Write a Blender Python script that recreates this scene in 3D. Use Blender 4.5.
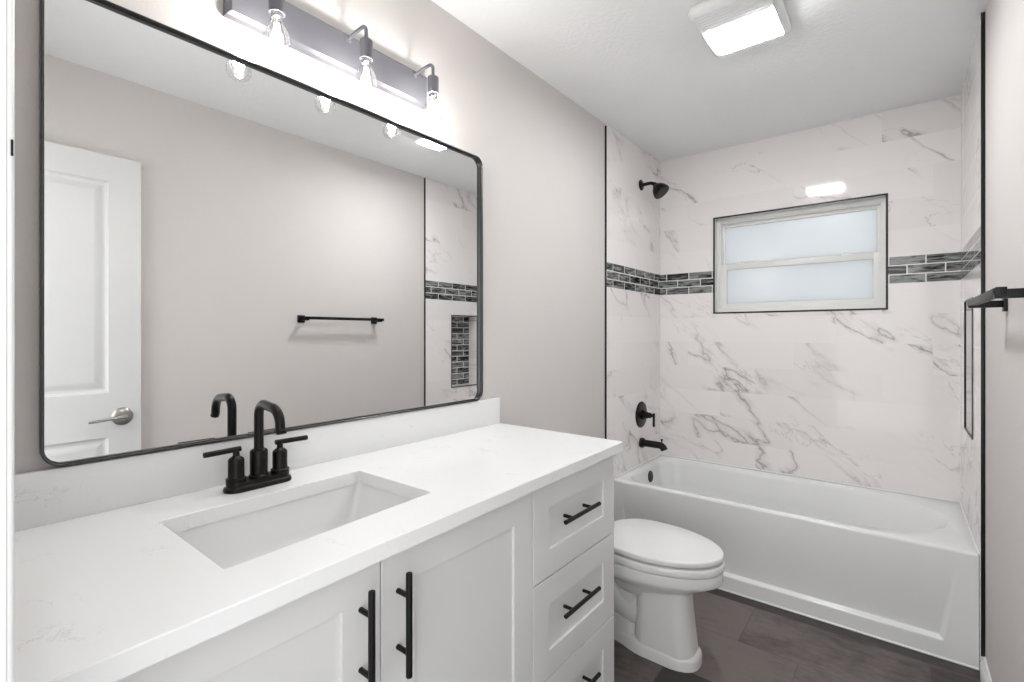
import bpy, bmesh, math
from mathutils import Vector, Matrix
PI = math.pi
S = bpy.context.scene
C = S.collection
for o in list(bpy.data.objects):
    bpy.data.objects.remove(o)

# ------------------------------------------------------------ camera, world, lights, exposure
CAMX, CAMZ, YAW, FPX, HORIZ = 1.292, 1.263, 38.546, 486.5, 333.3
cam = bpy.data.cameras.new('camera'); camo = bpy.data.objects.new('camera', cam); C.objects.link(camo)
camo.location = (CAMX, 0.0, CAMZ); camo.rotation_euler = (PI/2, 0, math.radians(YAW))
cam.sensor_width = 36; cam.lens = FPX/1024*36; cam.clip_start = 0.02
cam.shift_y = -(341-HORIZ)/1024
S.camera = camo
S.view_settings.view_transform = 'Standard'; S.view_settings.look = 'None'
S.view_settings.gamma = 1; S.view_settings.use_curve_mapping = False
S.view_settings.exposure = 0.50
W = bpy.data.worlds.new('world'); S.world = W; W.use_nodes = True
bg = W.node_tree.nodes['Background']; bg.inputs[0].default_value = (0.99, 0.995, 1.0, 1); bg.inputs[1].default_value = 2.2

def area(name, loc, rot, sx, sy, power, color=(1,1,1), portal=False):
    l = bpy.data.lights.new(name, 'AREA'); l.shape = 'RECTANGLE'; l.size = sx; l.size_y = sy; l.energy = power; l.color = color
    o = bpy.data.objects.new(name, l); C.objects.link(o); o.location = loc; o.rotation_euler = rot
    if portal: l.cycles.is_portal = True
    return o
area('doorway_portal', (1.12, -0.10, 1.0), (PI/2, 0, 0), 0.80, 2.1, 1, portal=True).rotation_euler = (PI/2, 0, PI)
area('window_portal', (0.79, 3.45, 1.65), (PI/2, 0, 0), 0.9, 0.65, 1, portal=True).rotation_euler = (-PI/2, 0, 0)
BULB_W, CEIL_STR = 4.2, 68

RW, D, H = 1.536, 3.243, 2.437     # right wall, back wall tile face, ceiling
TY = 2.461                          # where the tile surround starts
TF = 0.008                          # tile face proud of paint

# ------------------------------------------------------------ node helpers
class NT:
    def __init__(s, name):
        s.m = bpy.data.materials.new(name); s.m.use_nodes = True
        s.t = s.m.node_tree; s.n = s.t.nodes; s.b = s.n['Principled BSDF']
    def new(s, typ, **kw):
        n = s.n.new(typ)
        for k, v in kw.items(): setattr(n, k, v)
        return n
    def put(s, sock, v):
        if v is None: return
        if isinstance(v, bpy.types.NodeSocket): s.t.links.new(v, sock)
        else: sock.default_value = v
    def math(s, op, a, b=None, c=None, clamp=False):
        n = s.new('ShaderNodeMath', operation=op, use_clamp=clamp)
        s.put(n.inputs[0], a); s.put(n.inputs[1], b); s.put(n.inputs[2], c)
        return n.outputs[0]
    def ramp(s, v, a, b, x=0.0, y=1.0, smooth=True):
        n = s.new('ShaderNodeMapRange', interpolation_type='SMOOTHSTEP' if smooth else 'LINEAR')
        s.put(n.inputs[0], v); s.put(n.inputs[1], a); s.put(n.inputs[2], b); s.put(n.inputs[3], x); s.put(n.inputs[4], y)
        return n.outputs[0]
    def xyz(s, x, y, z=0.0):
        n = s.new('ShaderNodeCombineXYZ'); s.put(n.inputs[0], x); s.put(n.inputs[1], y); s.put(n.inputs[2], z); return n.outputs[0]
    def vm(s, op, a, b):
        n = s.new('ShaderNodeVectorMath', operation=op); s.put(n.inputs[0], a); s.put(n.inputs[1], b); return n.outputs[0]
    def coords(s):
        tc = s.new('ShaderNodeTexCoord'); sp = s.new('ShaderNodeSeparateXYZ'); s.t.links.new(tc.outputs['Object'], sp.inputs[0])
        return tc.outputs['Object'], sp.outputs[0], sp.outputs[1], sp.outputs[2]
    def noise(s, vec, scale, detail=3, rough=0.5, dist=0.0):
        n = s.new('ShaderNodeTexNoise'); s.put(n.inputs['Vector'], vec); n.inputs['Scale'].default_value = scale
        n.inputs['Detail'].default_value = detail; n.inputs['Roughness'].default_value = rough; n.inputs['Distortion'].default_value = dist
        return n.outputs[0]
    def white(s, vec):
        n = s.new('ShaderNodeTexWhiteNoise', noise_dimensions='3D'); s.put(n.inputs[0], vec); return n.outputs['Value'], n.outputs['Color']
    def mix(s, f, a, b):
        n = s.new('ShaderNodeMix', data_type='RGBA'); s.put(n.inputs[0], f)
        for i, v in ((6, a), (7, b)):
            if isinstance(v, tuple) and len(v) == 3: v = v + (1,)
            s.put(n.inputs[i], v)
        return n.outputs[2]
    def fmix(s, f, a, b):
        n = s.new('ShaderNodeMix', data_type='FLOAT'); s.put(n.inputs[0], f); s.put(n.inputs[2], a); s.put(n.inputs[3], b); return n.outputs[0]
    def bump(s, h, strength, dist=0.001):
        n = s.new('ShaderNodeBump'); n.inputs['Strength'].default_value = strength; n.inputs['Distance'].default_value = dist
        s.put(n.inputs['Height'], h); s.t.links.new(n.outputs[0], s.b.inputs['Normal'])
    def set(s, color=None, rough=None, metal=None, spec=None, coat=None):
        if color is not None:
            if isinstance(color, tuple): color = color + (1,) if len(color) == 3 else color
            s.put(s.b.inputs['Base Color'], color)
        if rough is not None: s.put(s.b.inputs['Roughness'], rough)
        if metal is not None: s.put(s.b.inputs['Metallic'], metal)
        if spec is not None: s.put(s.b.inputs['Specular IOR Level'], spec)
        if coat is not None: s.put(s.b.inputs['Coat Weight'], coat)
        return s.m

def plain(name, color, rough, metal=0.0, grain=0.0, gscale=300, gdist=0.0005):
    n = NT(name); v, x, y, z = n.coords()
    w = n.noise(v, 6, 3)
    c2 = tuple(c*0.96 for c in color)
    n.set(n.mix(w, color, c2), rough, metal)
    if grain: n.bump(n.noise(v, gscale, 2), grain, gdist)
    return n.m

M = {}
M['paint'] = plain('greige_wall_paint', (0.645, 0.615, 0.597), 0.65, grain=0.25, gscale=140, gdist=0.002)
M['ceiling'] = plain('textured_ceiling_paint', (0.91, 0.92, 0.925), 0.8, grain=0.5, gscale=70, gdist=0.004)
M['trim'] = plain('white_trim_paint', (0.82, 0.82, 0.81), 0.3)
M['door'] = plain('white_door_paint', (0.68, 0.685, 0.685), 0.35)
M['cabinet'] = plain('white_cabinet_lacquer', (0.73, 0.73, 0.728), 0.35)
M['black'] = plain('matte_black_metal', (0.012, 0.012, 0.013), 0.38, 0.6)
M['bronze'] = plain('oil_rubbed_black', (0.018, 0.016, 0.015), 0.33, 0.75)
M['barmetal'] = plain('dark_pewter_metal', (0.17, 0.17, 0.19), 0.42, 0.6)
M['gunmetal'] = plain('brushed_gunmetal', (0.07, 0.07, 0.072), 0.3, 0.85)
M['nickel'] = plain('satin_nickel', (0.42, 0.41, 0.40), 0.28, 0.95, grain=0.2, gscale=90)
M['chrome'] = plain('chrome', (0.75, 0.75, 0.75), 0.12, 1.0)
M['porcelain'] = plain('glazed_porcelain', (0.80, 0.80, 0.795), 0.08)
M['basin'] = plain('vitreous_sink', (0.80, 0.80, 0.80), 0.15)
M['acrylic'] = plain('tub_enamel', (0.82, 0.83, 0.83), 0.14)
M['vinyl'] = plain('window_vinyl', (0.80, 0.80, 0.78), 0.35)
M['edge'] = plain('black_edge_profile', (0.010, 0.010, 0.011), 0.35, 0.3)
M['plastic'] = plain('white_fan_plastic', (0.82, 0.83, 0.83), 0.35)
M['dark'] = plain('dark_gap', (0.02, 0.02, 0.02), 0.8)

def quartz():
    n = NT('white_quartz'); v, x, y, z = n.coords()
    f = n.noise(v, 13, 6, 0.68, 0.6); vein = n.ramp(n.math('ABSOLUTE', n.math('SUBTRACT', f, 0.5)), 0.0, 0.014, 1, 0)
    mask = n.ramp(n.noise(n.vm('ADD', v, (4, 7, 2)), 11, 3), 0.56, 0.66)
    vein = n.math('MULTIPLY', n.math('MULTIPLY', vein, mask), 0.42)
    c = n.mix(n.noise(v, 2.5, 2), (0.83, 0.835, 0.837), (0.81, 0.815, 0.82))
    return n.set(n.mix(vein, c, (0.45, 0.43, 0.42)), 0.18)
M['quartz'] = quartz()

def mosaic_color(n, U, V, v0, seed):
    pu, pv = 0.1493, 0.0477
    row = n.math('FLOOR', n.math('DIVIDE', n.math('SUBTRACT', V, v0), pv))
    off = n.math('MULTIPLY', n.math('MODULO', n.math('ADD', row, 40.0), 2.0), 0.0747)
    uu = n.math('DIVIDE', n.math('SUBTRACT', n.math('SUBTRACT', U, off), 0.053 if seed != 7.0 else 0.002), pu)
    col = n.math('FLOOR', uu)
    fu = n.math('FRACT', uu); fv = n.math('FRACT', n.math('DIVIDE', n.math('SUBTRACT', V, v0), pv))
    du = n.math('MULTIPLY', n.math('MINIMUM', fu, n.math('SUBTRACT', 1.0, fu)), pu)
    dv = n.math('MULTIPLY', n.math('MINIMUM', fv, n.math('SUBTRACT', 1.0, fv)), pv)
    grout = n.ramp(n.math('MINIMUM', du, dv), 0.0021, 0.0031, 1, 0)
    hv, hc = n.white(n.xyz(row, col, seed))
    sv = n.vm('ADD', n.xyz(n.math('MULTIPLY', U, 9.0), n.math('MULTIPLY', V, 62.0)), n.vm('MULTIPLY', hc, (37, 51, 23)))
    st = n.noise(sv, 1.0, 4, 0.6, 1.1)
    st = n.ramp(n.math('ADD', st, n.math('MULTIPLY', n.math('SUBTRACT', hv, 0.5), 0.16)), 0.40, 0.64)
    c = n.mix(st, (0.012, 0.013, 0.013), (0.27, 0.28, 0.27))
    return n.mix(grout, c, (0.80, 0.79, 0.77)), grout

def marble(name, axis, seed, band=True, niche=False):
    n = NT(name); v, x, y, z = n.coords()
    U = {'x': x, 'y': y}[axis]; V = z
    if niche:
        c, g = mosaic_color(n, U, V, 0.8325, seed)
        n.set(c, n.fmix(g, 0.12, 0.6)); n.bump(g, -0.5, 0.001); return n.m
    up = n.math('GREATER_THAN', V, 1.6)
    base = n.math('ADD', 1.522, n.math('MULTIPLY', up, 0.753))
    vv = n.math('DIVIDE', n.math('SUBTRACT', V, base), 0.157)
    row = n.math('ADD', n.math('FLOOR', vv), n.math('MULTIPLY', up, 20.0))
    uo = n.math('SUBTRACT', U, n.math('MULTIPLY', row, 0.205))
    uu = n.math('DIVIDE', n.math('SUBTRACT', uo, 0.194), 0.615)
    col = n.math('FLOOR', uu); fu = n.math('FRACT', uu); fv = n.math('FRACT', vv)
    du = n.math('MULTIPLY', n.math('MINIMUM', fu, n.math('SUBTRACT', 1.0, fu)), 0.615)
    dv = n.math('MULTIPLY', n.math('MINIMUM', fv, n.math('SUBTRACT', 1.0, fv)), 0.157)
    grout = n.ramp(n.math('MINIMUM', du, dv), 0.0006, 0.0014, 1, 0)
    hv, hc = n.white(n.xyz(row, col, seed))
    off = n.vm('MULTIPLY', n.vm('ADD', hc, (0.0, 0.0, 0.0)), (0.9, 0.9, 30.0))
    # veins run diagonally: rotate and stretch the plane
    a = n.math('ADD', n.math('MULTIPLY', U, 0.77), n.math('MULTIPLY', V, -0.64))
    b = n.math('ADD', n.math('MULTIPLY', U, 0.64), n.math('MULTIPLY', V, 0.77))
    p = n.vm('ADD', n.xyz(n.math('MULTIPLY', a, 0.40), n.math('MULTIPLY', b, 1.05), seed*3.1), n.vm('MULTIPLY', hc, (0.10, 0.10, 0.45)))
    f = n.noise(p, 2.7, 6, 0.50, 0.15)
    d = n.math('ABSOLUTE', n.math('SUBTRACT', f, 0.5))
    thin = n.ramp(d, 0.0, 0.0075, 1, 0); soft = n.ramp(d, 0.0, 0.032, 1, 0)
    f2 = n.noise(n.vm('ADD', p, (5, 3, 1)), 5.5, 5, 0.55, 0.35)
    fine = n.ramp(n.math('ABSOLUTE', n.math('SUBTRACT', f2, 0.5)), 0.0, 0.011, 1, 0)
    mask = n.ramp(n.noise(n.vm('ADD', p, (11, 17, 3)), 2.4, 3), 0.38, 0.60)
    mask2 = n.ramp(n.noise(n.vm('ADD', p, (31, 7, 9)), 2.6, 2), 0.52, 0.66)
    ve = n.math('MULTIPLY', mask, n.math('ADD', n.math('MULTIPLY', thin, 0.42), n.math('MULTIPLY', soft, 0.24)))
    ve = n.math('ADD', ve, n.math('MULTIPLY', n.math('MULTIPLY', fine, mask2), 0.30), clamp=True)
    tone = n.math('ADD', n.math('MULTIPLY', hv, 0.7), n.math('MULTIPLY', n.noise(p, 1.5, 2), 0.3))
    c = n.mix(tone, (0.88, 0.85, 0.84), (0.80, 0.77, 0.76))
    c = n.mix(ve, c, (0.21, 0.20, 0.205))
    c = n.mix(n.math('MULTIPLY', grout, 0.35), c, (0.80, 0.78, 0.76))
    rough = 0.09
    mc, mg = mosaic_color(n, U, V, 1.522, seed + 5.0)
    inb = n.math('MULTIPLY', n.math('GREATER_THAN', V, 1.5215), n.math('LESS_THAN', V, 1.665))
    c = n.mix(inb, c, mc)
    n.set(c, n.fmix(n.math('MULTIPLY', grout, 0.4), 0.075, 0.4))
    n.set(spec=0.35); n.bump(n.math('ADD', n.math('MULTIPLY', inb, mg), grout), -0.35, 0.0008)
    return n.m
M['marble_x'] = marble('marble_wall_tile_back', 'x', 1.0)
M['marble_y'] = marble('marble_wall_tile_left', 'y', 2.0)
M['marble_yr'] = marble('marble_wall_tile_right', 'y', 4.0)
M['mosaic'] = marble('glass_mosaic_niche', 'y', 6.0, niche=True)

def floor_mat():
    n = NT('dark_slate_floor_tile'); v, x, y, z = n.coords()
    vv = n.math('DIVIDE', n.math('SUBTRACT', y, 2.14), 0.31)
    row = n.math('FLOOR', vv)
    uu = n.math('DIVIDE', n.math('ADD', n.math('SUBTRACT', x, 0.773), n.math('MULTIPLY', row, 0.215)), 0.61)
    col = n.math('FLOOR', uu); fu = n.math('FRACT', uu); fv = n.math('FRACT', vv)
    du = n.math('MULTIPLY', n.math('MINIMUM', fu, n.math('SUBTRACT', 1.0, fu)), 0.61)
    dv = n.math('MULTIPLY', n.math('MINIMUM', fv, n.math('SUBTRACT', 1.0, fv)), 0.305)
    g = n.ramp(n.math('MINIMUM', du, dv), 0.0008, 0.002, 1, 0)
    hv, hc = n.white(n.xyz(row, col, 3.0))
    p = n.vm('ADD', v, n.vm('MULTIPLY', hc, (9, 9, 9)))
    f = n.noise(p, 3.0, 7, 0.62, 0.6); f2 = n.noise(n.vm('MULTIPLY', p, (1, 2.2, 1)), 14, 6, 0.65)
    t = n.math('ADD', n.math('MULTIPLY', f, 0.6), n.math('MULTIPLY', f2, 0.4))
    t = n.ramp(n.math('ADD', t, n.math('MULTIPLY', n.math('SUBTRACT', hv, 0.5), 0.42)), 0.32, 0.68)
    c = n.mix(t, (0.036, 0.029, 0.027), (0.170, 0.138, 0.128))
    c = n.mix(n.math('MULTIPLY', g, 0.6), c, (0.035, 0.029, 0.027))
    n.set(c, 0.42); n.bump(f2, 0.25, 0.001); return n.m
M['floor'] = floor_mat()

def frosted():
    n = NT('frosted_window_glass'); v, x, y, z = n.coords()
    out = n.n['Material Output']
    tr = n.new('ShaderNodeBsdfTranslucent'); tr.inputs[0].default_value = (0.84, 0.90, 0.93, 1)
    w = n.noise(v, 2.2, 2); n.put(tr.inputs[0], n.mix(w, (0.442, 0.458, 0.470, 1), (0.517, 0.531, 0.540, 1)))
    gl = n.new('ShaderNodeBsdfGlossy'); gl.inputs['Roughness'].default_value = 0.25
    mx = n.new('ShaderNodeMixShader'); mx.inputs[0].default_value = 0.06
    n.t.links.new(tr.outputs[0], mx.inputs[1]); n.t.links.new(gl.outputs[0], mx.inputs[2]); n.t.links.new(mx.outputs[0], out.inputs[0])
    return n.m
M['frost'] = frosted()
def bulbglass():
    n = NT('clear_bulb_glass'); out = n.n['Material Output']
    tr = n.new('ShaderNodeBsdfTransparent'); tr.inputs[0].default_value = (0.97, 0.97, 0.97, 1)
    gl = n.new('ShaderNodeBsdfGlossy'); gl.inputs['Roughness'].default_value = 0.04
    fr = n.new('ShaderNodeFresnel'); fr.inputs[0].default_value = 1.45
    mx = n.new('ShaderNodeMixShader'); n.put(mx.inputs[0], n.math('MULTIPLY', fr.outputs[0], 0.45))
    n.t.links.new(tr.outputs[0], mx.inputs[1]); n.t.links.new(gl.outputs[0], mx.inputs[2]); n.t.links.new(mx.outputs[0], out.inputs[0])
    return n.m
M['bulb'] = bulbglass()
def emis(name, col, st):
    n = NT(name); n.set((0.8, 0.8, 0.8), 0.4)
    n.b.inputs['Emission Color'].default_value = col + (1,); n.b.inputs['Emission Strength'].default_value = st; return n.m
M['filament'] = emis('glowing_filament', (1.0, 0.93, 0.84), 60)
M['lens'] = emis('lit_light_lens', (0.985, 0.995, 1.0), CEIL_STR)
def mirror_mat():
    n = NT('mirror_silver'); n.set((0.93, 0.935, 0.93), 0.0, 1.0); return n.m
M['mirror'] = mirror_mat()

# ------------------------------------------------------------ mesh helpers
def empty(name, label=None, cat=None, loc=(0,0,0), group=None):
    o = bpy.data.objects.new(name, None); C.objects.link(o); o.location = loc; o.empty_display_size = 0.05
    if label: o['label'] = label; o['category'] = cat
    if group: o['group'] = group
    return o
def obj(name, bm, mats, parent=None, angle=35, label=None, kind=None):
    me = bpy.data.meshes.new(name); bmesh.ops.recalc_face_normals(bm, faces=bm.faces); bm.to_mesh(me); bm.free()
    for p in me.polygons: p.use_smooth = True
    me.set_sharp_from_angle(angle=math.radians(angle))
    if not isinstance(mats, (list, tuple)): mats = [mats]
    for m in mats: me.materials.append(M[m] if isinstance(m, str) else m)
    o = bpy.data.objects.new(name, me); C.objects.link(o)
    if parent:
        o.parent = parent
        loc = Vector((0,0,0)); p = parent
        while p: loc += p.location; p = p.parent
        o.location = -loc                      # meshes are modelled in room coordinates
    if label: o['label'] = label
    if kind: o['kind'] = kind
    return o
def BM(): return bmesh.new()
def box(bm, x0, x1, y0, y1, z0, z1, bev=0.0, seg=2, mat=0):
    r = bmesh.ops.create_cube(bm, size=1.0); vs = r['verts']
    for v in vs:
        v.co = Vector(((x0+x1)/2 + v.co.x*(x1-x0), (y0+y1)/2 + v.co.y*(y1-y0), (z0+z1)/2 + v.co.z*(z1-z0)))
    fs = list({f for v in vs for f in v.link_faces})
    for f in fs: f.material_index = mat
    if bev > 0:
        es = list({e for f in fs for e in f.edges})
        bmesh.ops.bevel(bm, geom=es, offset=bev, segments=seg, affect='EDGES', profile=0.5, material=mat)
    return bm
def loft(bm, loops, cap0=True, cap1=True, closed=True, mat=0):
    rows = [[bm.verts.new(p) for p in lp] for lp in loops]
    n = len(rows[0])
    for a, b in zip(rows, rows[1:]):
        for i in range(n if closed else n-1):
            j = (i+1) % n
            f = bm.faces.new((a[i], a[j], b[j], b[i])); f.material_index = mat
    if cap0: bm.faces.new(rows[0]).material_index = mat
    if cap1: bm.faces.new(rows[-1]).material_index = mat
    return rows
def frame_of(d):
    d = d.normalized(); up = Vector((0,0,1)) if abs(d.z) < 0.9 else Vector((1,0,0))
    a = d.cross(up).normalized(); return a, a.cross(d).normalized()
def tube(bm, pts, rads, n=20, cap=True):
    pts = [Vector(p) for p in pts]
    if not isinstance(rads, (list, tuple)): rads = [rads]*len(pts)
    a = None; loops = []
    for i, p in enumerate(pts):
        t = (pts[min(i+1, len(pts)-1)] - pts[max(i-1, 0)]).normalized()
        if a is None: a, b = frame_of(t)
        else:
            a = (a - t*a.dot(t)).normalized(); b = a.cross(t)
        loops.append([p + (a*math.cos(2*PI*k/n) + b*math.sin(2*PI*k/n))*rads[i] for k in range(n)])
    loft(bm, loops, cap, cap)
def lathe(bm, origin, axis, prof, n=40):
    """prof: (distance along axis, radius)"""
    origin = Vector(origin); axis = Vector(axis).normalized(); a, b = frame_of(axis)
    loops = [[origin + axis*h + (a*math.cos(2*PI*k/n) + b*math.sin(2*PI*k/n))*max(r, 1e-5) for k in range(n)] for h, r in prof]
    loft(bm, loops)
def rrect(cx, cy, hx, hy, r, n=8):
    """rounded rectangle outline, 4*(n+1) points"""
    r = min(r, hx-1e-4, hy-1e-4); out = []
    for q, (sx, sy) in enumerate(((1,1), (-1,1), (-1,-1), (1,-1))):
        for k in range(n+1):
            a = q*PI/2 + PI/2*k/n
            out.append((cx + sx*(hx-r) + r*math.cos(a), cy + sy*(hy-r) + r*math.sin(a)))
    return out
def arc(c, r, a0, a1, n, plane='xz', y=0):
    out = []
    for k in range(n+1):
        a = a0 + (a1-a0)*k/n; out.append((c[0] + r*math.cos(a), y, c[1] + r*math.sin(a)))
    return out
def struct(name, bm, mats, label=None, parent=None):
    o = obj(name, bm, mats, parent, kind='structure' if parent is None else None)
    if label and parent is None: o['label'] = label
    return o

# ------------------------------------------------------------ the room
bm = BM(); box(bm, -0.1, RW+0.1, -1.3, D+0.1, -0.08, 0.0); struct('floor', bm, 'floor', 'dark brown-grey slate-look plank floor')
bm = BM(); box(bm, -0.1, RW+0.1, -0.07, D+0.1, H, H+0.08); struct('ceiling', bm, 'ceiling', 'white textured ceiling')
bm = BM(); box(bm, -0.1, 0.0, -0.07, TY, 0, H); box(bm, -0.1, TF, TY, D+0.1, 0, H, mat=1)
struct('wall_left', bm, ['paint', 'marble_y'], 'greige painted wall behind the vanity, marble tiled above the tub')
# right wall with niche hole
NY0, NY1, NZ0, NZ1 = 2.735, 3.032, 0.832, 1.405; RT = RW - TF - 0.002
bm = BM(); box(bm, RW, RW+0.1, -0.07, TY, 0, H)
box(bm, RT, RW+0.1, TY, NY0, 0, H, mat=1); box(bm, RT, RW+0.1, NY1, D+0.1, 0, H, mat=1)
box(bm, RT, RW+0.1, NY0, NY1, 0, NZ0, mat=1); box(bm, RT, RW+0.1, NY0, NY1, NZ1, H, mat=1)
box(bm, RW+0.085, RW+0.1, NY0, NY1, NZ0, NZ1, mat=2)
struct('wall_right', bm, ['paint', 'marble_yr', 'mosaic'], 'greige painted wall on the right, marble tiled around a shower niche')
WX0, WX1, WZ0, WZ1 = 0.366, 1.236, 1.396, 1.994
bm = BM(); box(bm, 0, WX0, D, D+0.16, 0, H); box(bm, WX1, RW, D, D+0.16, 0, H)
box(bm, WX0, WX1, D, D+0.16, 0, WZ0); box(bm, WX0, WX1, D, D+0.16, WZ1, H)
bm.faces.ensure_lookup_table()
for f in bm.faces:      # the window reveal is plain white
    c = f.calc_center_median()
    if WX0-0.001 < c.x < WX1+0.001 and abs(c.y-D-0.08) < 0.01 and (WZ0-0.001 < c.z < WZ1+0.001 or min(abs(c.x-WX0), abs(c.x-WX1)) < 0.001): f.material_index = 1
struct('wall_back', bm, ['marble_x', 'vinyl'], 'marble tiled back wall with a dark mosaic band and a window')
NYW = 0.040; DX0, DX1, DH = 0.732, 1.504, 2.075
bm = BM(); box(bm, 0, DX0-0.018, -0.07, NYW, 0, H); box(bm, DX0-0.018, RW, -0.07, NYW, DH+0.018, H); box(bm, DX1+0.012, RW, -0.07, NYW, 0, DH+0.018)
struct('wall_near', bm, 'paint', 'painted wall with the doorway the view is taken from')
# jamb and casing of the doorway
bm = BM(); box(bm, DX0-0.018, DX0, -0.07, NYW, 0, DH, 0.001); box(bm, DX0-0.075, DX0-0.0005, NYW, NYW+0.0175, 0, DH+0.06, 0.004, 3)
box(bm, DX0-0.006, DX0+0.001, NYW+0.004, NYW+0.0125, 0, DH, 0.001)
box(bm, DX0-0.018, DX1, -0.07, NYW, DH, DH+0.018); box(bm, DX1, DX1+0.012, -0.07, NYW, 0, DH)
t1 = struct('trim_1', bm, 'trim', 'white door casing at the left edge')
bm = BM(); box(bm, DX0, DX0+0.0012, NYW+0.0148, NYW+0.0163, 1.406, 1.419); obj('strike_plate', bm, 'black', t1, label='small black strike plate')
# edge profiles
bm = BM(); box(bm, 0, TF+0.002, TY-0.006, TY, 0, H-0.012, 0.001); struct('trim_2', bm, 'edge', 'black vertical tile edge strip on the left wall')
bm = BM(); box(bm, RT-0.002, RW, TY-0.006, TY, 0.085, H-0.004, 0.001); struct('trim_3', bm, 'edge', 'black vertical tile edge strip on the right wall')
bm = BM(); w = 0.0085
box(bm, WX0-w, WX0+0.001, D-0.003, D+0.004, WZ0-w, WZ1+w); box(bm, WX1-0.001, WX1+w, D-0.003, D+0.004, WZ0-w, WZ1+w)
box(bm, WX0, WX1, D-0.003, D+0.004, WZ0-w, WZ0+0.001); box(bm, WX0, WX1, D-0.003, D+0.004, WZ1-0.001, WZ1+w)
struct('trim_4', bm, 'edge', 'thin black edge strip around the window')
bm = BM(); w = 0.005
for a in ((NY0-w, NY0+0.001, NZ0-w, NZ1+w), (NY1-0.001, NY1+w, NZ0-w, NZ1+w), (NY0, NY1, NZ0-w, NZ0+0.001), (NY0, NY1, NZ1-0.001, NZ1+w)):
    box(bm, RT-0.003, RT+0.004, *a)
struct('trim_5', bm, 'edge', 'thin black edge strip around the shower niche')
bm = BM()
prof = [(0, 0), (-0.014, 0), (-0.014, 0.060), (-0.011, 0.068), (-0.006, 0.0747), (-0.005, 0.086), (0, 0.088)]
loft(bm, [[(RW+px, yy, pz) for px, pz in prof] for yy in (0.80, TY-0.006)]); struct('baseboard_right', bm, 'trim', 'white baseboard along the right wall')
bm = BM()
loft(bm, [[(-px, yy, pz) for px, pz in prof] for yy in (1.495, TY-0.008)]); struct('baseboard_left', bm, 'trim', 'white baseboard behind the toilet')

# window
win = empty('window_1', loc=((WX0+WX1)/2, D+0.07, WZ0)); win['kind'] = 'structure'; win['label'] = 'white vinyl window with two frosted panes set in the tiled wall'
bm = BM()
def ring(bm, x0, x1, z0, z1, y0, y1, wl, wr, wb, wt, bev=0.003):
    box(bm, x0, x0+wl, y0, y1, z0, z1, bev); box(bm, x1-wr, x1, y0, y1, z0, z1, bev)
    box(bm, x0+wl-0.002, x1-wr+0.002, y0, y1, z0, z0+wb, bev); box(bm, x0+wl-0.002, x1-wr+0.002, y0, y1, z1-wt, z1, bev)
ring(bm, WX0+0.001, WX1-0.001, WZ0+0.001, WZ1-0.001, D+0.045, D+0.14, 0.016, 0.016, 0.018, 0.020)
ring(bm, WX0+0.016, WX1-0.016, WZ0+0.018, WZ1-0.018, D+0.058, D+0.14, 0.008, 0.008, 0.008, 0.010)
obj('window_frame', bm, 'vinyl', win)
MZ = 1.686
bm = BM(); ring(bm, WX0+0.022, WX1-0.022, MZ-0.006, WZ1-0.026, D+0.088, D+0.118, 0.012, 0.018, 0.030, 0.022)
us = obj('upper_sash', bm, 'vinyl', win)
bm = BM(); box(bm, WX0+0.036, WX1-0.036, D+0.100, D+0.105, MZ+0.02, WZ1-0.046); obj('glass_pane', bm, 'frost', us, label='upper frosted glass pane')
bm = BM(); ring(bm, WX0+0.020, WX1-0.020, WZ0+0.022, MZ+0.018, D+0.062, D+0.090, 0.036, 0.036, 0.036, 0.034)
ls = obj('lower_sash', bm, 'vinyl', win)
bm = BM(); box(bm, WX0+0.053, WX1-0.053, D+0.074, D+0.079, WZ0+0.055, MZ-0.013); obj('glass_pane', bm, 'frost', ls, label='lower frosted glass pane')
for lx in (0.50, 1.06):
    bm = BM(); box(bm, lx-0.025, lx+0.025, D+0.066, D+0.086, MZ+0.017, MZ+0.026, 0.002); lathe(bm, (lx, D+0.076, MZ+0.02), (0,0,1), [(0, 0.009), (0.010, 0.009), (0.012, 0.006)], 16)
    obj('sash_lock', bm, 'vinyl', ls)

# ------------------------------------------------------------ door seen in the mirror
DT = 0.035; dx1 = RW-0.010-0.0; dx0 = dx1-DT; DY0, DY1 = 0.046, 0.694
door = empty('door_1', loc=(dx1, DY0, 0)); door['kind'] = 'structure'; door['label'] = 'white two-panel door standing open against the right wall'
bm = BM()
ys = (DY0+0.118, DY1-0.118)
panels = [(0.22, 0.80), (0.997, 1.941)]
zt = DH-0.018
box(bm, dx0, dx1, DY0, ys[0], 0.012, zt, 0); box(bm, dx0, dx1, ys[1], DY1, 0.012, zt, 0)
prev = 0.012
for z0, z1 in panels + [(zt, zt)]:
    box(bm, dx0, dx1, ys[0], ys[1], prev, z0); prev = z1
for z0, z1 in panels:
    cy, cz, hy, hz = (ys[0]+ys[1])/2, (z0+z1)/2, (ys[1]-ys[0])/2, (z1-z0)/2
    for face, sg in ((dx0, 1), (dx1, -1)):
        lv = [(0.0, 0.0), (0.004, 0.006), (0.012, 0.011), (0.022, 0.012), (0.034, 0.008), (0.048, 0.003), (0.050, 0.003)]
        loops = [[(face+sg*dd, cy+a*(hy-ins), cz+b*(hz-ins)) for a, b in ((-1,-1), (1,-1), (1,1), (-1,1))] for ins, dd in lv]
        loft(bm, loops, False, True)
obj('door_panel', bm, 'door', door, angle=20)
hy, hz = DY1-0.070, 0.887
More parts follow.
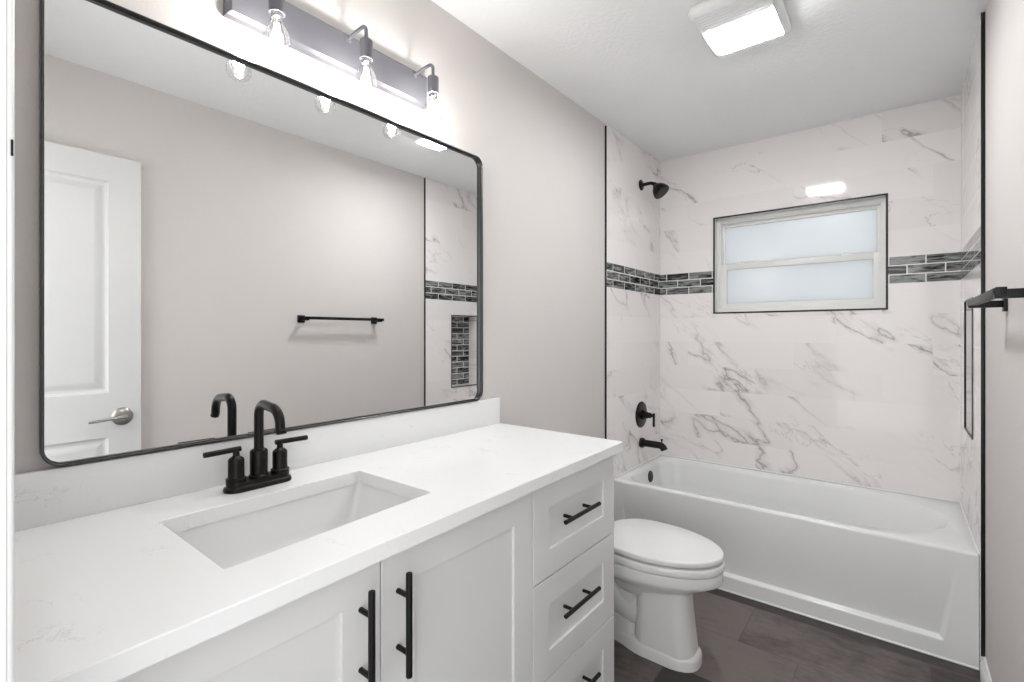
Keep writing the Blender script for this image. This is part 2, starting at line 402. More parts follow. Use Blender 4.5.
for face, sg in ((dx0, -1),):
    bm = BM()
    lathe(bm, (face, hy, hz), (sg,0,0), [(0, 0.040), (0.004, 0.040), (0.009, 0.036), (0.013, 0.026), (0.016, 0.013), (0.045, 0.011), (0.052, 0.009), (0.053, 0.0)])
    pts = [(face+sg*0.044, hy, hz), (face+sg*0.048, hy-0.02, hz+0.001), (face+sg*0.050, hy-0.06, hz-0.002), (face+sg*0.049, hy-0.10, hz-0.006), (face+sg*0.047, hy-0.125, hz-0.008)]
    tube(bm, pts, [0.010, 0.0085, 0.0065, 0.006, 0.005], 14)
    obj('door_handle', bm, 'nickel', door, label='satin nickel lever handle on a round rose')
for z in (0.25, 1.05, 1.80):
    bm = BM(); tube(bm, [(dx0-0.003, DY0, z-0.045), (dx0-0.003, DY0, z+0.045)], 0.006, 12); box(bm, dx0, dx0+0.028, DY0-0.002, DY0, z-0.045, z+0.045); obj('hinge', bm, 'nickel', door)

# ------------------------------------------------------------ vanity
CY0, CY1 = 0.055, 1.488; CZ = 0.898; SY = 0.535
van = empty('vanity_cabinet', 'long white shaker vanity cabinet with two doors and three drawers', 'cabinet', (0.26, (CY0+CY1)/2, 0))
CT = CZ-0.031; FX = 0.5245
bm = BM()
box(bm, 0.003, FX, CY0, CY0+0.018, 0.0, CT); box(bm, 0.003, FX, CY1-0.018, CY1, 0.0, CT, 0.001)
box(bm, 0.003, FX-0.001, 1.027-0.009, 1.027+0.009, 0.04, CT-0.002); box(bm, 0.003, FX-0.001, CY0+0.018, CY1-0.018, 0.04, 0.058)
box(bm, 0.003, 0.010, CY0+0.018, CY1-0.018, 0.058, CT-0.002); box(bm, FX-0.02, FX, CY0+0.018, CY1-0.018, CT-0.03, CT)
box(bm, FX-0.075, FX-0.06, CY0+0.018, CY1-0.018, 0.0, 0.04)
obj('cabinet_body', bm, 'cabinet', van)
def shaker(bm, y0, y1, z0, z1, st):
    xa, xb = FX+0.0015, FX+0.0205
    cy, cz, hy, hz = (y0+y1)/2, (z0+z1)/2, (y1-y0)/2, (z1-z0)/2
    q = ((-1,-1), (1,-1), (1,1), (-1,1))
    lv = [(xa, 0.0), (xb-0.0015, 0.0), (xb, 0.0015), (xb, st), (xb-0.0008, st+0.0006), (xb-0.0068, st+0.0012), (xb-0.0070, st+0.0030)]
    loft(bm, [[(x, cy+a*(hy-i), cz+b*(hz-i)) for a, b in q] for x, i in lv])
def bar_pull(parent, p0, p1, post=0.035):
    a, b = Vector(p0), Vector(p1); d = (b-a).normalized(); L = (b-a).length; x0 = FX+0.0205
    bm = BM(); X = Vector((0.034, 0, 0))
    r = 0.0062
    tube(bm, [a+X, a+X+d*0.001, b+X-d*0.001, b+X], [r-0.001, r, r, r-0.001], 18)
    for c in (a+d*L*0.225, b-d*L*0.225): tube(bm, [c, c+X], 0.0050, 14)
    return obj('handle', bm, 'black', parent)
zt, zb = CT-0.005, 0.055
for y0, y1, hy in ((CY0+0.003, 0.549, 0.507), (0.552, 1.027-0.0015, 0.589)):
    bm = BM(); shaker(bm, y0, y1, zb, zt, 0.078); d = obj('door', bm, 'cabinet', van, angle=20)
    bar_pull(d, (FX+0.0195, hy, 0.623), (FX+0.0195, hy, 0.817))
dz = [(0.600, zt, 0.740), (0.324, 0.597, 0.480), (zb, 0.321, 0.216)]
for z0, z1, zc in dz:
    bm = BM(); shaker(bm, 1.027+0.0015, CY1-0.001, z0, z1, 0.073); d = obj('drawer', bm, 'cabinet', van, angle=20)
    yc = 1.240
    bar_pull(d, (FX+0.0120, yc-0.098, zc), (FX+0.0120, yc+0.098, zc))

# countertop with sink cut-out and backsplash
SX0, SX1, SY0, SY1 = 0.167, 0.463, 0.312, 0.760
top = empty('countertop', 'white quartz countertop with faint grey veins and low backsplash', 'countertop', (0.28, 0.79, CT))
bm = BM()
n = 6
cx, cy, hx, hy = (SX0+SX1)/2, (SY0+SY1)/2, (SX1-SX0)/2, (SY1-SY0)/2
oc = (0.002, 0.563, 0.046, 1.518)
ocx, ocy, ohx, ohy = (oc[0]+oc[1])/2, (oc[2]+oc[3])/2, (oc[1]-oc[0])/2, (oc[3]-oc[2])/2
def L2(pts, z): return [(p[0], p[1], z) for p in pts]
inn = rrect(cx, cy, hx, hy, 0.005, n); inc = rrect(cx, cy, hx+0.0015, hy+0.0015, 0.0065, n)
out = rrect(ocx, ocy, ohx, ohy, 0.003, n); outc = rrect(ocx, ocy, ohx-0.002, ohy-0.002, 0.003, n)
rows = [L2(inn, CT), L2(inn, CZ-0.0015), L2(inc, CZ), L2(outc, CZ), L2(out, CZ-0.002), L2(out, CT), L2(inn, CT)]
def taper(x, y):       # the slab is a little deeper at its near end
    k = max(0, min(1, (1.515-y)/1.43)); return x + 0.034*k*max(0, min(1, (x-0.17)/0.29))
def sinkx(x, y):       # the cut-out follows the front edge
    return x + (0.012*(0.536-y)/0.224)*max(0, min(1, (x-0.17)/0.29))
rows = [[((sinkx(x, y) if k in (0, 1, 2, 6) else taper(x, y)), y, z) for x, y, z in lp] for k, lp in enumerate(rows)]
loft(bm, rows, False, False); bmesh.ops.remove_doubles(bm, verts=bm.verts, dist=1e-5)
obj('slab', bm, 'quartz', top)
bm = BM(); box(bm, 0.001, 0.021, 0.046, 1.5175, CZ, CZ+0.104, 0.0015); obj('backsplash', bm, 'quartz', top)
# undermount sink
snk = empty('undermount_sink', 'rectangular white undermount sink below the black faucet', 'sink', (cx, cy, 0.70))
bm = BM()
g = 0.004
rows = [L2(rrect(cx, cy, hx+0.024, hy+0.024, 0.02, n), CT-0.012), L2(rrect(cx, cy, hx+0.024, hy+0.024, 0.02, n), CT), L2(rrect(cx, cy, hx+g, hy+g, 0.008, n), CT),
        L2(rrect(cx, cy, hx+g-0.001, hy+g-0.001, 0.016, n), CT-0.01), L2(rrect(cx, cy, hx-0.004, hy-0.012, 0.025, n), CT-0.075), L2(rrect(cx, cy, hx-0.014, hy-0.034, 0.04, n), CT-0.118),
        L2(rrect(cx, cy, hx-0.045, hy-0.075, 0.06, n), CT-0.132), L2(rrect(cx-0.02, cy, 0.025, 0.025, 0.024, n), CT-0.140)]
rows += [L2(rrect(cx-0.02, cy, 0.03, 0.03, 0.029, n), CT-0.152), L2(rrect(cx, cy, hx-0.03, hy-0.06, 0.06, n), CT-0.145), L2(rrect(cx, cy, hx+0.002, hy-0.01, 0.05, n), CT-0.115), L2(rrect(cx, cy, hx+0.013, hy+0.01, 0.03, n), CT-0.012)]
rows = [[(sinkx(x, y), y, z) for x, y, z in lp] for lp in rows]
loft(bm, rows + [rows[0]], False, False); bmesh.ops.remove_doubles(bm, verts=bm.verts, dist=1e-5)
obj('basin', bm, 'basin', snk, angle=60)
bm = BM(); lathe(bm, (cx-0.02, cy, CT-0.143), (0,0,1), [(-0.03, 0.018), (0, 0.020), (0.004, 0.0235), (0.0055, 0.022), (0.005, 0.017), (0.0085, 0.015), (0.010, 0.010), (0.010, 0)])
obj('drain', bm, 'bronze', snk, label='black pop-up drain')

# faucet (centreset, two levers)
fx = 0.088; fz = CZ + 0.0005
fau = empty('faucet', 'matte black two-handle faucet with tall curved spout behind the sink', 'faucet', (fx, SY, fz))
bm = BM()
rows = [L2(rrect(fx, SY, 0.028, 0.077, 0.028, 10), fz), L2(rrect(fx, SY, 0.0285, 0.0775, 0.0284, 10), fz+0.004), L2(rrect(fx, SY, 0.027, 0.076, 0.027, 10), fz+0.009), L2(rrect(fx, SY, 0.0235, 0.072, 0.0234, 10), fz+0.0115),
        L2(rrect(fx, SY, 0.0232, 0.0717, 0.023, 10), fz+0.019), L2(rrect(fx, SY, 0.0225, 0.071, 0.0224, 10), fz+0.021)]
loft(bm, rows); obj('base_plate', bm, 'bronze', fau, angle=50)
zb = fz+0.021
bm = BM()
lathe(bm, (fx, SY, zb-0.002), (0,0,1), [(0, 0.022), (0.007, 0.022), (0.009, 0.0195), (0.063, 0.0195), (0.067, 0.0178), (0.069, 0.0125), (0.070, 0.012)], 32)
R = 0.030; ztop = zb+0.176; sweep = 0.106
pts = [(fx, SY, zb+0.06), (fx, SY, ztop-R)] + arc((fx+R, ztop-R), R, PI, PI/2+0.18, 9, y=SY)
ex = fx+sweep
end = arc((ex-0.038, ztop-0.005-0.038), 0.038, PI/2-0.18, -0.12, 9, y=SY)
pts += end + [(ex+0.0055, SY, ztop-0.058)]
pts = [(p[0], p[1], p[2]) for p in pts]
tube(bm, pts, 0.0108, 24)
lathe(bm, (ex+0.0055, SY, ztop-0.056), (0.1,0,-1), [(0, 0.0108), (0.003, 0.0108), (0.004, 0.009), (0.004, 0)], 24)
obj('spout', bm, 'bronze', fau, angle=40)
for s in (-1, 1):
    yy = SY+s*0.051; bm = BM()
    lathe(bm, (fx, yy, zb-0.002), (0,0,1), [(0, 0.0215), (0.010, 0.0215), (0.012, 0.0175), (0.014, 0.0170), (0.052, 0.0170), (0.056, 0.0152), (0.060, 0.0095), (0.062, 0.0070), (0.074, 0.0070), (0.075, 0)], 32)
    zl = zb+0.074; r = 0.0062
    a = Vector((fx-0.002, yy-s*0.011, zl)); b = Vector((fx+0.004, yy+s*0.069, zl))
    tube(bm, [a, a+(b-a)*0.01, a+(b-a)*0.99, b], [r-0.0015, r, r, r-0.0015], 18)
    obj('handle', bm, 'bronze', fau, angle=40)

# ------------------------------------------------------------ mirror
MY0, MY1, MZ0, MZ1 = 0.163, 1.408, 1.0045, 1.943
MTILT = 0.0
mir = empty('wall_mirror', 'large rectangular wall mirror with rounded corners in a thin black metal frame', 'mirror', (0.0, (MY0+MY1)/2, MZ0))
mcy, mcz, mhy, mhz = (MY0+MY1)/2, (MZ0+MZ1)/2, (MY1-MY0)/2, (MZ1-MZ0)/2
def LY(x, ins, r=0.036, n=12): return [(x, p[0], p[1]) for p in rrect(mcy, mcz, mhy-ins, mhz-ins, max(r-ins, 0.01), n)]
bm = BM()
rows = [LY(0.003, 0.001), LY(0.026, 0.0), LY(0.027, 0.0010), LY(0.027, 0.0032), LY(0.0255, 0.0040), LY(0.018, 0.0040), LY(0.0175, 0.0044), LY(0.0175, 0.0064), LY(0.017, 0.0068), LY(0.010, 0.0068), LY(0.003, 0.0068), LY(0.003, 0.001)]
loft(bm, rows, False, False); bmesh.ops.remove_doubles(bm, verts=bm.verts, dist=1e-6); obj('frame', bm, 'gunmetal', mir, angle=30)
bm = BM(); loft(bm, [LY(0.0085, 0.0066), LY(0.0120, 0.0066)]); glass = obj('mirror_glass', bm, 'mirror', mir)

# ------------------------------------------------------------ vanity light
LZ0, LZ1, LY0, LY1 = 2.036, 2.142, 0.489, 1.125
vl = empty('vanity_light', 'dark pewter three-bulb vanity light bar above the mirror', 'light fixture', (0, (LY0+LY1)/2, LZ0))
bm = BM()
hy, hz = (LY1-LY0)/2, (LZ1-LZ0)/2
q = ((-1,-1), (1,-1), (1,1), (-1,1))
loft(bm, [[(x, (LY0+LY1)/2+a*(hy-i), (LZ0+LZ1)/2+b*(hz-i)) for a, b in q] for x, i in ((0.001, 0), (0.022, 0), (0.030, 0.009), (0.030, 0.012))])
obj('back_plate', bm, 'barmetal', vl, angle=20)
for yy in (0.564, 0.815, 1.066):
    bx_, az = 0.118, 2.124
    bm = BM(); lathe(bm, (0.029, yy, az), (1,0,0), [(0, 0.011), (0.004, 0.011), (0.006, 0.006)], 20)
    pk = az+0.007
    pts = [(0.030, yy, az), (0.045, yy, az+0.002), (0.070, yy, az+0.0055), (0.090, yy, az+0.0068)] + arc((bx_-0.018, pk-0.018), 0.018, PI/2-0.15, 0, 8, y=yy) + [(bx_, yy, az-0.037)]
    tube(bm, pts, 0.0052, 14); arm = obj('lamp_arm', bm, 'barmetal', vl)
    sz = az-0.035
    bm = BM(); lathe(bm, (bx_, yy, sz), (0,0,-1), [(0, 0.006), (0.001, 0.015), (0.004, 0.018), (0.056, 0.018), (0.057, 0.0165), (0.052, 0.0160), (0.052, 0)], 28)
    sk = obj('socket', bm, 'barmetal', arm)
    bz = sz-0.055
    bm = BM(); pr = [(0.0, 0.0125), (0.008, 0.0130), (0.018, 0.0145), (0.030, 0.0195), (0.045, 0.0270), (0.060, 0.0305), (0.073, 0.0295), (0.084, 0.0240), (0.091, 0.0140), (0.094, 0.0050), (0.0943, 0.0)]
    lathe(bm, (bx_, yy, bz), (0,0,-1), pr, 32)
    bl = obj('bulb', bm, 'bulb', arm, angle=180, label='clear glass bulb')
    bm = BM(); lathe(bm, (bx_, yy, bz), (0,0,-1), [(0, 0.0130), (0.012, 0.0122), (0.014, 0.008), (0.028, 0.004), (0.028, 0)], 20); obj('bulb_base', bm, 'chrome', arm) 
    bm = BM()
    for k in range(6):
        a = k*PI/3+0.4; ca, sa = math.cos(a), math.sin(a)
        tube(bm, [(bx_+0.004*ca, yy+0.004*sa, bz-0.026), (bx_+0.009*ca, yy+0.009*sa, bz-0.070)], 0.0022, 8)
    fl = obj('filament', bm, 'filament', arm)
    l = bpy.data.lights.new('bulb_light', 'POINT'); l.energy = BULB_W; l.color = (1.0, 0.98, 0.96); l.shadow_soft_size = 0.014
    lo = bpy.data.objects.new('bulb_light', l); C.objects.link(lo); lo.location = (bx_, yy, bz-0.048)

# ------------------------------------------------------------ ceiling fan light
FX0, FX1, FY0, FY1 = 0.690, 0.974, 1.76, 2.125
fan = empty('ceiling_fan_light', 'white rectangular bath fan on the ceiling with a lit panel', 'ceiling light', ((FX0+FX1)/2, (FY0+FY1)/2, H))
bm = BM()
fcx, fcy, fhx, fhy = (FX0+FX1)/2, (FY0+FY1)/2, (FX1-FX0)/2, (FY1-FY0)/2
def bow(x, y): return 0.016*(1-((y-fcy)/fhy)**2) 
def LF(ins, dz, r): return [(p[0], p[1], H-dz-(bow(*p) if dz > 0.01 else 0)) for p in rrect(fcx, fcy, fhx-ins, fhy-ins, r, 10)]
loft(bm, [LF(0.012, 0.0005, 0.03), LF(0.002, 0.006, 0.03), LF(0.0, 0.016, 0.03), LF(0.006, 0.027, 0.03), LF(0.02, 0.034, 0.025)], True, False)
nx, ny = 8, 16
xs = [FX0+0.02+(FX1-FX0-0.04)*i/nx for i in range(nx+1)]; yv = [FY0+0.02+(FY1-FY0-0.04)*j/ny for j in range(ny+1)]
g = [[bm.verts.new((x, y, H-0.0345-bow(x, y))) for y in yv] for x in xs]
for i in range(nx):
    for j in range(ny): bm.faces.new((g[i][j], g[i+1][j], g[i+1][j+1], g[i][j+1]))
obj('fan_cover', bm, 'plastic', fan, angle=50)
bm = BM(); lx0, lx1, ly0, ly1 = 0.727, 0.951, 1.886, 2.066
yv = [ly0+(ly1-ly0)*j/10 for j in range(11)]
loft(bm, [[(lx0, y, H-0.036-bow(0, y)), (lx0+0.002, y, H-0.040-bow(0, y)), (lx1-0.002, y, H-0.040-bow(0, y)), (lx1, y, H-0.036-bow(0, y))] for y in yv])
obj('light_lens', bm, 'lens', fan, label='glowing white lens')
bm = BM()
for k in range(7): box(bm, FX0+0.03, FX1-0.03, FY0+0.022+k*0.014, FY0+0.027+k*0.014, H-0.0362-bow(0, FY0+0.024+k*0.014), H-0.034-bow(0, FY0+0.024+k*0.014))
obj('vent_grille', bm, 'plastic', fan)

# ------------------------------------------------------------ bathtub
TX0, TX1, TB0, TB1, TH = TF+0.001, RT-0.001, 2.517, D-0.001, 0.433
tub = empty('bathtub', 'white alcove bathtub with recessed panel apron below the window', 'bathtub', ((TX0+TX1)/2, (TB0+TB1)/2, 0))
bm = BM(); n = 12
tcx, tcy, thx, thy = (TX0+TX1)/2, (TB0+TB1)/2, (TX1-TX0)/2, (TB1-TB0)/2
def TLE(x0, x1, y0, y1, r, z, rx, ry):
    out = []
    for q, (sx, sy) in enumerate(((1,1), (-1,1), (-1,-1), (1,-1))):
        ax, ay = (rx, ry) if sx > 0 else (r, r)
        for k in range(n+1):
            a = q*PI/2 + PI/2*k/n
            out.append(((x1 if sx > 0 else x0) - sx*ax + ax*math.cos(a), (y1 if sy > 0 else y0) - sy*ay + ay*math.sin(a), z))
    return out
def TL(x0, x1, y0, y1, r, z): return [(p[0], p[1], z) for p in rrect((x0+x1)/2, (y0+y1)/2, (x1-x0)/2, (y1-y0)/2, r, n)]
rows = [TL(TX0, TX1, TB0+0.012, TB1, 0.002, TH-0.05), TL(TX0, TX1, TB0+0.004, TB1, 0.002, TH-0.012), TL(TX0+0.001, TX1-0.001, TB0+0.006, TB1-0.001, 0.004, TH-0.004), TL(TX0+0.005, TX1-0.005, TB0+0.012, TB1-0.004, 0.008, TH),
        TLE(TX0+0.048, TX1-0.062, TB0+0.052, TB1-0.040, 0.12, TH-0.001, 0.42, 0.30), TLE(TX0+0.053, TX1-0.070, TB0+0.059, TB1-0.046, 0.12, TH-0.006, 0.42, 0.30), TLE(TX0+0.058, TX1-0.090, TB0+0.066, TB1-0.054, 0.12, TH-0.030, 0.42, 0.29),
        TLE(TX0+0.070, TX1-0.19, TB0+0.085, TB1-0.075, 0.13, TH-0.15, 0.36, 0.27), TLE(TX0+0.085, TX1-0.32, TB0+0.110, TB1-0.10, 0.13, TH-0.28, 0.28, 0.24), TLE(TX0+0.11, TX1-0.40, TB0+0.14, TB1-0.13, 0.12, TH-0.325, 0.24, 0.20), TLE(TX0+0.17, TX1-0.48, TB0+0.20, TB1-0.19, 0.10, TH-0.338, 0.16, 0.14)]
loft(bm, rows, False, True); obj('tub_shell', bm, 'acrylic', tub, angle=60)
bm = BM()
PXA, PXB, PZA, PZB = TX0+0.095, TX1-0.101, 0.071, TH-0.045
def sstep(a, b, v):
    t = max(0, min(1, (v-a)/(b-a))); return t*t*(3-2*t)
def recess(x, z):
    k = 0.020*(1-sstep(PZA, PZB, z)**0.8)
    sl = 0.10*max(0, z-PZA)/(PZB-PZA)*0.9
    xb = PXB + sl*0.55; xa = PXA - sl*0.55
    e = min(sstep(PZA, PZA+0.014, z), sstep(xa-0.001, xa+0.014, x), 1-sstep(xb-0.014, xb+0.001, x))
    return k*e
xs = sorted(set([TX0+(TX1-TX0)*i/60 for i in range(61)] + [PXB+v for v in [-0.016+0.003*i for i in range(26)]] + [PXA-v for v in [-0.016+0.003*i for i in range(26)]]))
zs = [0.001, 0.03, 0.052, 0.067] + [PZA+0.002*i for i in range(0, 9)] + [PZA+0.02+(PZB-PZA-0.02)*i/24 for i in range(25)] + [TH-0.03, TH-0.012]
g = [[bm.verts.new((x, TB0+0.004-0.004*(1-z/TH)+recess(x, z), z)) for z in zs] for x in xs]
for i in range(len(xs)-1):
    for j in range(len(zs)-1): bm.faces.new((g[i][j], g[i+1][j], g[i+1][j+1], g[i][j+1]))
# returns so the apron has thickness
back = [[bm.verts.new((x, TB0+0.040, z)) for z in (zs[0], zs[-1])] for x in (xs[0], xs[-1])]
bm.faces.new([back[0][0], back[0][1]] + g[0][::-1]); bm.faces.new([back[1][0], back[1][1]] + g[-1][::-1])
bm.faces.new([back[0][0], back[1][0]] + [g[i][0] for i in range(len(xs)-1, -1, -1)])
bm.faces.new([back[0][0], back[1][0], back[1][1], back[0][1]])
obj('apron', bm, 'acrylic', tub, angle=60)
bm = BM(); tube(bm, [(TX0, TB0+0.001, 0.003), (TX1, TB0+0.001, 0.003)], 0.005, 10); tube(bm, [(TX0, TB1-0.001, TH), (TX1, TB1-0.001, TH)], 0.004, 10)
tube(bm, [(TX0, TB0+0.01, TH-0.001), (TX0, TB1, TH-0.001)], 0.004, 10); tube(bm, [(TX1, TB0+0.01, TH-0.001), (TX1, TB1, TH-0.001)], 0.004, 10)
struct('trim_6', bm, 'trim', 'thin white caulk bead around the bathtub')
SHY = 2.925
bm = BM(); lathe(bm, (TX0+0.054, SHY, 0.366), (1, 0, 0.10), [(0, 0.036), (0.008, 0.036), (0.012, 0.033), (0.013, 0.0)], 32); obj('overflow_cover', bm, 'bronze', tub, label='round black overflow cover')
bm = BM(); lathe(bm, (0.27, 2.88, TH-0.340), (0,0,1), [(0, 0.034), (0.003, 0.033), (0.004, 0.022), (0.012, 0.020), (0.013, 0)], 32); obj('drain', bm, 'bronze', tub, label='round black drain')
# white caulk bead is part of the tub rim; shower fittings
sh = empty('wall_shower', 'black wall shower head on a bent arm high above the tub', 'shower head', (TF, SHY, 2.203))
bm = BM(); z = 2.203
lathe(bm, (TF, SHY, z), (1,0,0), [(0, 0.034), (0.004, 0.034), (0.009, 0.028), (0.012, 0.014), (0.016, 0.012)], 32); obj('flange', bm, 'bronze', sh)
bm = BM(); A0 = Vector((TF+0.01, SHY, z)); 
pts = [A0, A0+Vector((0.045, 0, 0.001))]
for k in range(1, 8):
    a = k/7*math.radians(40); pts.append(A0+Vector((0.045+0.055*math.sin(a), 0, 0.001-0.055*(1-math.cos(a)))))
tube(bm, pts, 0.0105, 18); obj('shower_arm', bm, 'bronze', sh)
E = pts[-1]; dr = Vector((0.62, 0.0, -0.78)).normalized()
bm = BM(); lathe(bm, E-dr*0.006, dr, [(0, 0.0135), (0.010, 0.0155), (0.016, 0.021), (0.024, 0.025), (0.032, 0.034), (0.048, 0.044), (0.072, 0.052), (0.079, 0.0525), (0.084, 0.050), (0.085, 0.043), (0.083, 0.0)], 40)
obj('spray_head', bm, 'bronze', sh, angle=50)
vz = 0.748
va = empty('shower_valve', 'round black shower valve with a lever on the tiled wall', 'valve', (TF, SHY, vz))
bm = BM(); lathe(bm, (TF, SHY, vz), (1,0,0), [(0, 0.083), (0.003, 0.083), (0.007, 0.080), (0.010, 0.070), (0.011, 0.030), (0.026, 0.029), (0.028, 0.022), (0.045, 0.021), (0.047, 0.0)], 48); obj('escutcheon', bm, 'bronze', va)
bm = BM(); lathe(bm, (TF+0.044, SHY, vz), (1,0,0), [(0, 0.017), (0.022, 0.017), (0.026, 0.010), (0.045, 0.009), (0.047, 0.007), (0.047, 0)], 28)
tube(bm, [(TF+0.086, SHY, vz+0.016), (TF+0.086, SHY, vz+0.014), (TF+0.086, SHY-0.004, vz-0.066), (TF+0.086, SHY-0.004, vz-0.068)], [0.0055, 0.0075, 0.0075, 0.0055], 16)
obj('handle', bm, 'bronze', va)
sz_ = 0.570
sp = empty('tub_spout', 'black tub spout with diverter knob below the shower valve', 'tub spout', (TF, SHY, sz_))
bm = BM(); lathe(bm, (TF, SHY, sz_), (1,0,0), [(0, 0.031), (0.018, 0.031), (0.021, 0.027), (0.022, 0.022), (0.11, 0.0215)], 36)
pts = [(TF+0.10, SHY, sz_), (TF+0.120, SHY, sz_), (TF+0.134, SHY, sz_-0.003), (TF+0.144, SHY, sz_-0.011), (TF+0.150, SHY, sz_-0.021), (TF+0.153, SHY, sz_-0.027)]
tube(bm, pts, [0.0215, 0.0215, 0.0215, 0.0215, 0.021, 0.020], 28); obj('spout_body', bm, 'bronze', sp, angle=50)
bm = BM(); lathe(bm, (TF+0.136, SHY, sz_+0.018), (0,0,1), [(0, 0.004), (0.012, 0.004), (0.013, 0.007), (0.022, 0.007), (0.023, 0)], 18); obj('diverter_knob', bm, 'bronze', sp)

# ------------------------------------------------------------ towel bar
tz = 1.353; ta, tb = 1.490, 2.005; bx0 = RW
tw = empty('towel_bar', 'square black towel bar on the right wall', 'towel bar', (RW, (ta+tb)/2, tz))
for yy in (ta, tb):
    bm = BM(); box(bm, RW-0.008, RW-0.0005, yy-0.022, yy+0.022, tz-0.026, tz+0.018, 0.001); box(bm, RW-0.082, RW-0.007, yy-0.010, yy+0.010, tz-0.014, tz+0.006, 0.001); obj('bracket', bm, 'black', tw)
bm = BM(); box(bm, RW-0.082, RW-0.064, ta-0.018, tb+0.026, tz-0.008, tz+0.010, 0.001); obj('bar', bm, 'black', tw)

# ------------------------------------------------------------ toilet
TYC = 1.885
toi = empty('toilet', 'white elongated toilet with closed lid between the vanity and the tub', 'toilet', (0.35, TYC, 0))
def egg(x0, x1, hw, z, n=48, wide=0.42, back=0.55):
    """outline: back end x0 blunt, front x1 elliptical"""
    xm = x0 + (x1-x0)*wide; out = []
    for k in range(n):
        a = 2*PI*k/n; c, s = math.cos(a), math.sin(a)
        if c >= 0: x = xm + (x1-xm)*c; y = hw*s
        else:
            x = xm - (xm-x0)*abs(c)**back; y = hw*math.copysign(abs(s)**0.85, s)*(1-0.16*abs(c)**1.2)
        out.append((x, TYC+y, z))
    return out
def slab(bm, x0, x1, hw, z0, z1, r=0.006, **kw):
    loft(bm, [egg(x0+r, x1-r, hw-r, z0, **kw), egg(x0+r*.3, x1-r*.3, hw-r*.3, z0+r*.4, **kw), egg(x0, x1, hw, z0+r, **kw), egg(x0, x1, hw, z1-r, **kw), egg(x0+r*.35, x1-r*.35, hw-r*.35, z1-r*.35, **kw), egg(x0+r*1.2, x1-r*1.2, hw-r*1.2, z1, **kw)])
bm = BM()
loft(bm, [egg(0.30, 0.762, 0.168, 0.379), egg(0.24, 0.776, 0.178, 0.377), egg(0.22, 0.781, 0.181, 0.371), egg(0.22, 0.782, 0.182, 0.342), egg(0.225, 0.777, 0.178, 0.333), egg(0.25, 0.752, 0.160, 0.318), egg(0.28, 0.722, 0.135, 0.300), egg(0.31, 0.690, 0.105, 0.280), egg(0.34, 0.662, 0.080, 0.260), egg(0.36, 0.62, 0.06, 0.22)])
obj('bowl', bm, 'porcelain', toi, angle=60)
def RL(x0, x1, hw, r, z): return [(p[0], p[1], z) for p in rrect((x0+x1)/2, TYC, (x1-x0)/2, hw, r, 8)]
bm = BM()
loft(bm, [RL(0.450, 0.690, 0.078, 0.060, 0.020), RL(0.450, 0.687, 0.077, 0.060, 0.055), RL(0.455, 0.678, 0.076, 0.056, 0.12), RL(0.462, 0.668, 0.074, 0.052, 0.20), RL(0.468, 0.662, 0.072, 0.048, 0.290)])
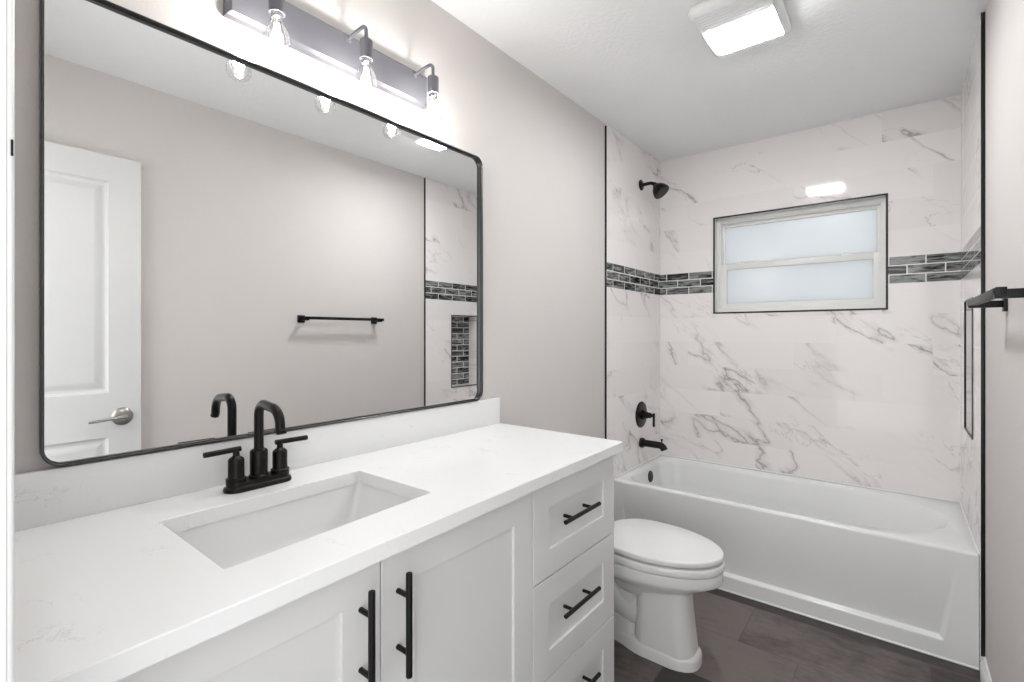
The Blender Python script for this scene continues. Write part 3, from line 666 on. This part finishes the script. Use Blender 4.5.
# trapway body behind the column
pts = [(0.50, TYC, 0.16), (0.44, TYC, 0.13), (0.38, TYC, 0.15), (0.32, TYC, 0.21), (0.27, TYC, 0.24), (0.22, TYC, 0.20), (0.19, TYC, 0.12), (0.18, TYC, 0.03)]
tube(bm, pts, [0.055, 0.060, 0.062, 0.065, 0.070, 0.068, 0.065, 0.065], 20)
loft(bm, [RL(0.12, 0.46, 0.055, 0.03, 0.03), RL(0.12, 0.46, 0.050, 0.03, 0.12), RL(0.12, 0.46, 0.040, 0.03, 0.30)])
loft(bm, [RL(0.05, 0.30, 0.10, 0.04, 0.24), RL(0.04, 0.31, 0.12, 0.05, 0.36), RL(0.04, 0.31, 0.12, 0.05, 0.385)])
obj('pedestal', bm, 'porcelain', toi, angle=60)
def foot(x0, x1, ins, z):
    out = []
    n = 20
    def hw(x):
        return 0.052 + 0.032*sstep(0.36, 0.50, x) + 0.03*(1-sstep(0.12, 0.30, x))
    pts = []
    xs = [x0+(x1-0.10-x0)*i/n for i in range(n+1)]
    for x in xs: pts.append((x, hw(x)-ins))
    w = hw(x1-0.1)-ins
    for k in range(1, 14):
        a = PI/2*k/13; pts.append((x1-0.10+(0.10-ins)*math.sin(a), w*abs(math.cos(a))**0.75))
    up = [(x, TYC-y, z) for x, y in pts]; dn = [(x, TYC+y, z) for x, y in pts[::-1][1:]]
    return up + dn
bm = BM(); loft(bm, [foot(0.10, 0.703, 0.0, 0.0005), foot(0.10, 0.703, 0.0, 0.034), foot(0.10, 0.703, 0.003, 0.042), foot(0.10, 0.703, 0.010, 0.048), foot(0.10, 0.703, 0.02, 0.052)])
obj('foot', bm, 'porcelain', toi, angle=50)
bm = BM(); slab(bm, 0.300, 0.786, 0.184, 0.3810, 0.4115, 0.006); obj('seat', bm, 'porcelain', toi, angle=60)
bm = BM(); slab(bm, 0.305, 0.783, 0.181, 0.4180, 0.4405, 0.005); obj('lid', bm, 'porcelain', toi, angle=60)
for s in (-1, 1):
    bm = BM(); tube(bm, [(0.275, TYC+s*0.055-0.02, 0.418), (0.275, TYC+s*0.055+0.02, 0.418)], 0.012, 14); box(bm, 0.262, 0.288, TYC+s*0.055-0.015, TYC+s*0.055+0.015, 0.376, 0.412, 0.002); obj('seat_hinge', bm, 'porcelain', toi)
def TK(x0, x1, hw, r, z): return [(p[0], p[1], z) for p in rrect((x0+x1)/2, TYC, (x1-x0)/2, hw, r, 8)]
bm = BM(); loft(bm, [TK(0.03, 0.185, 0.165, 0.035, 0.385), TK(0.016, 0.195, 0.178, 0.03, 0.42), TK(0.012, 0.200, 0.188, 0.03, 0.66)]); obj('tank', bm, 'porcelain', toi, angle=50)
bm = BM(); loft(bm, [TK(0.010, 0.206, 0.193, 0.03, 0.661), TK(0.008, 0.210, 0.197, 0.03, 0.668), TK(0.008, 0.210, 0.197, 0.03, 0.684), TK(0.012, 0.205, 0.192, 0.03, 0.692)]); obj('tank_lid', bm, 'porcelain', toi, angle=50)
bm = BM(); lathe(bm, (0.1985, TYC-0.14, 0.62), (1,0,0), [(0, 0.011), (0.012, 0.010), (0.013, 0)], 18); tube(bm, [(0.214, TYC-0.14, 0.62), (0.218, TYC-0.07, 0.612)], [0.006, 0.0075], 12); obj('flush_lever', bm, 'chrome', toi)
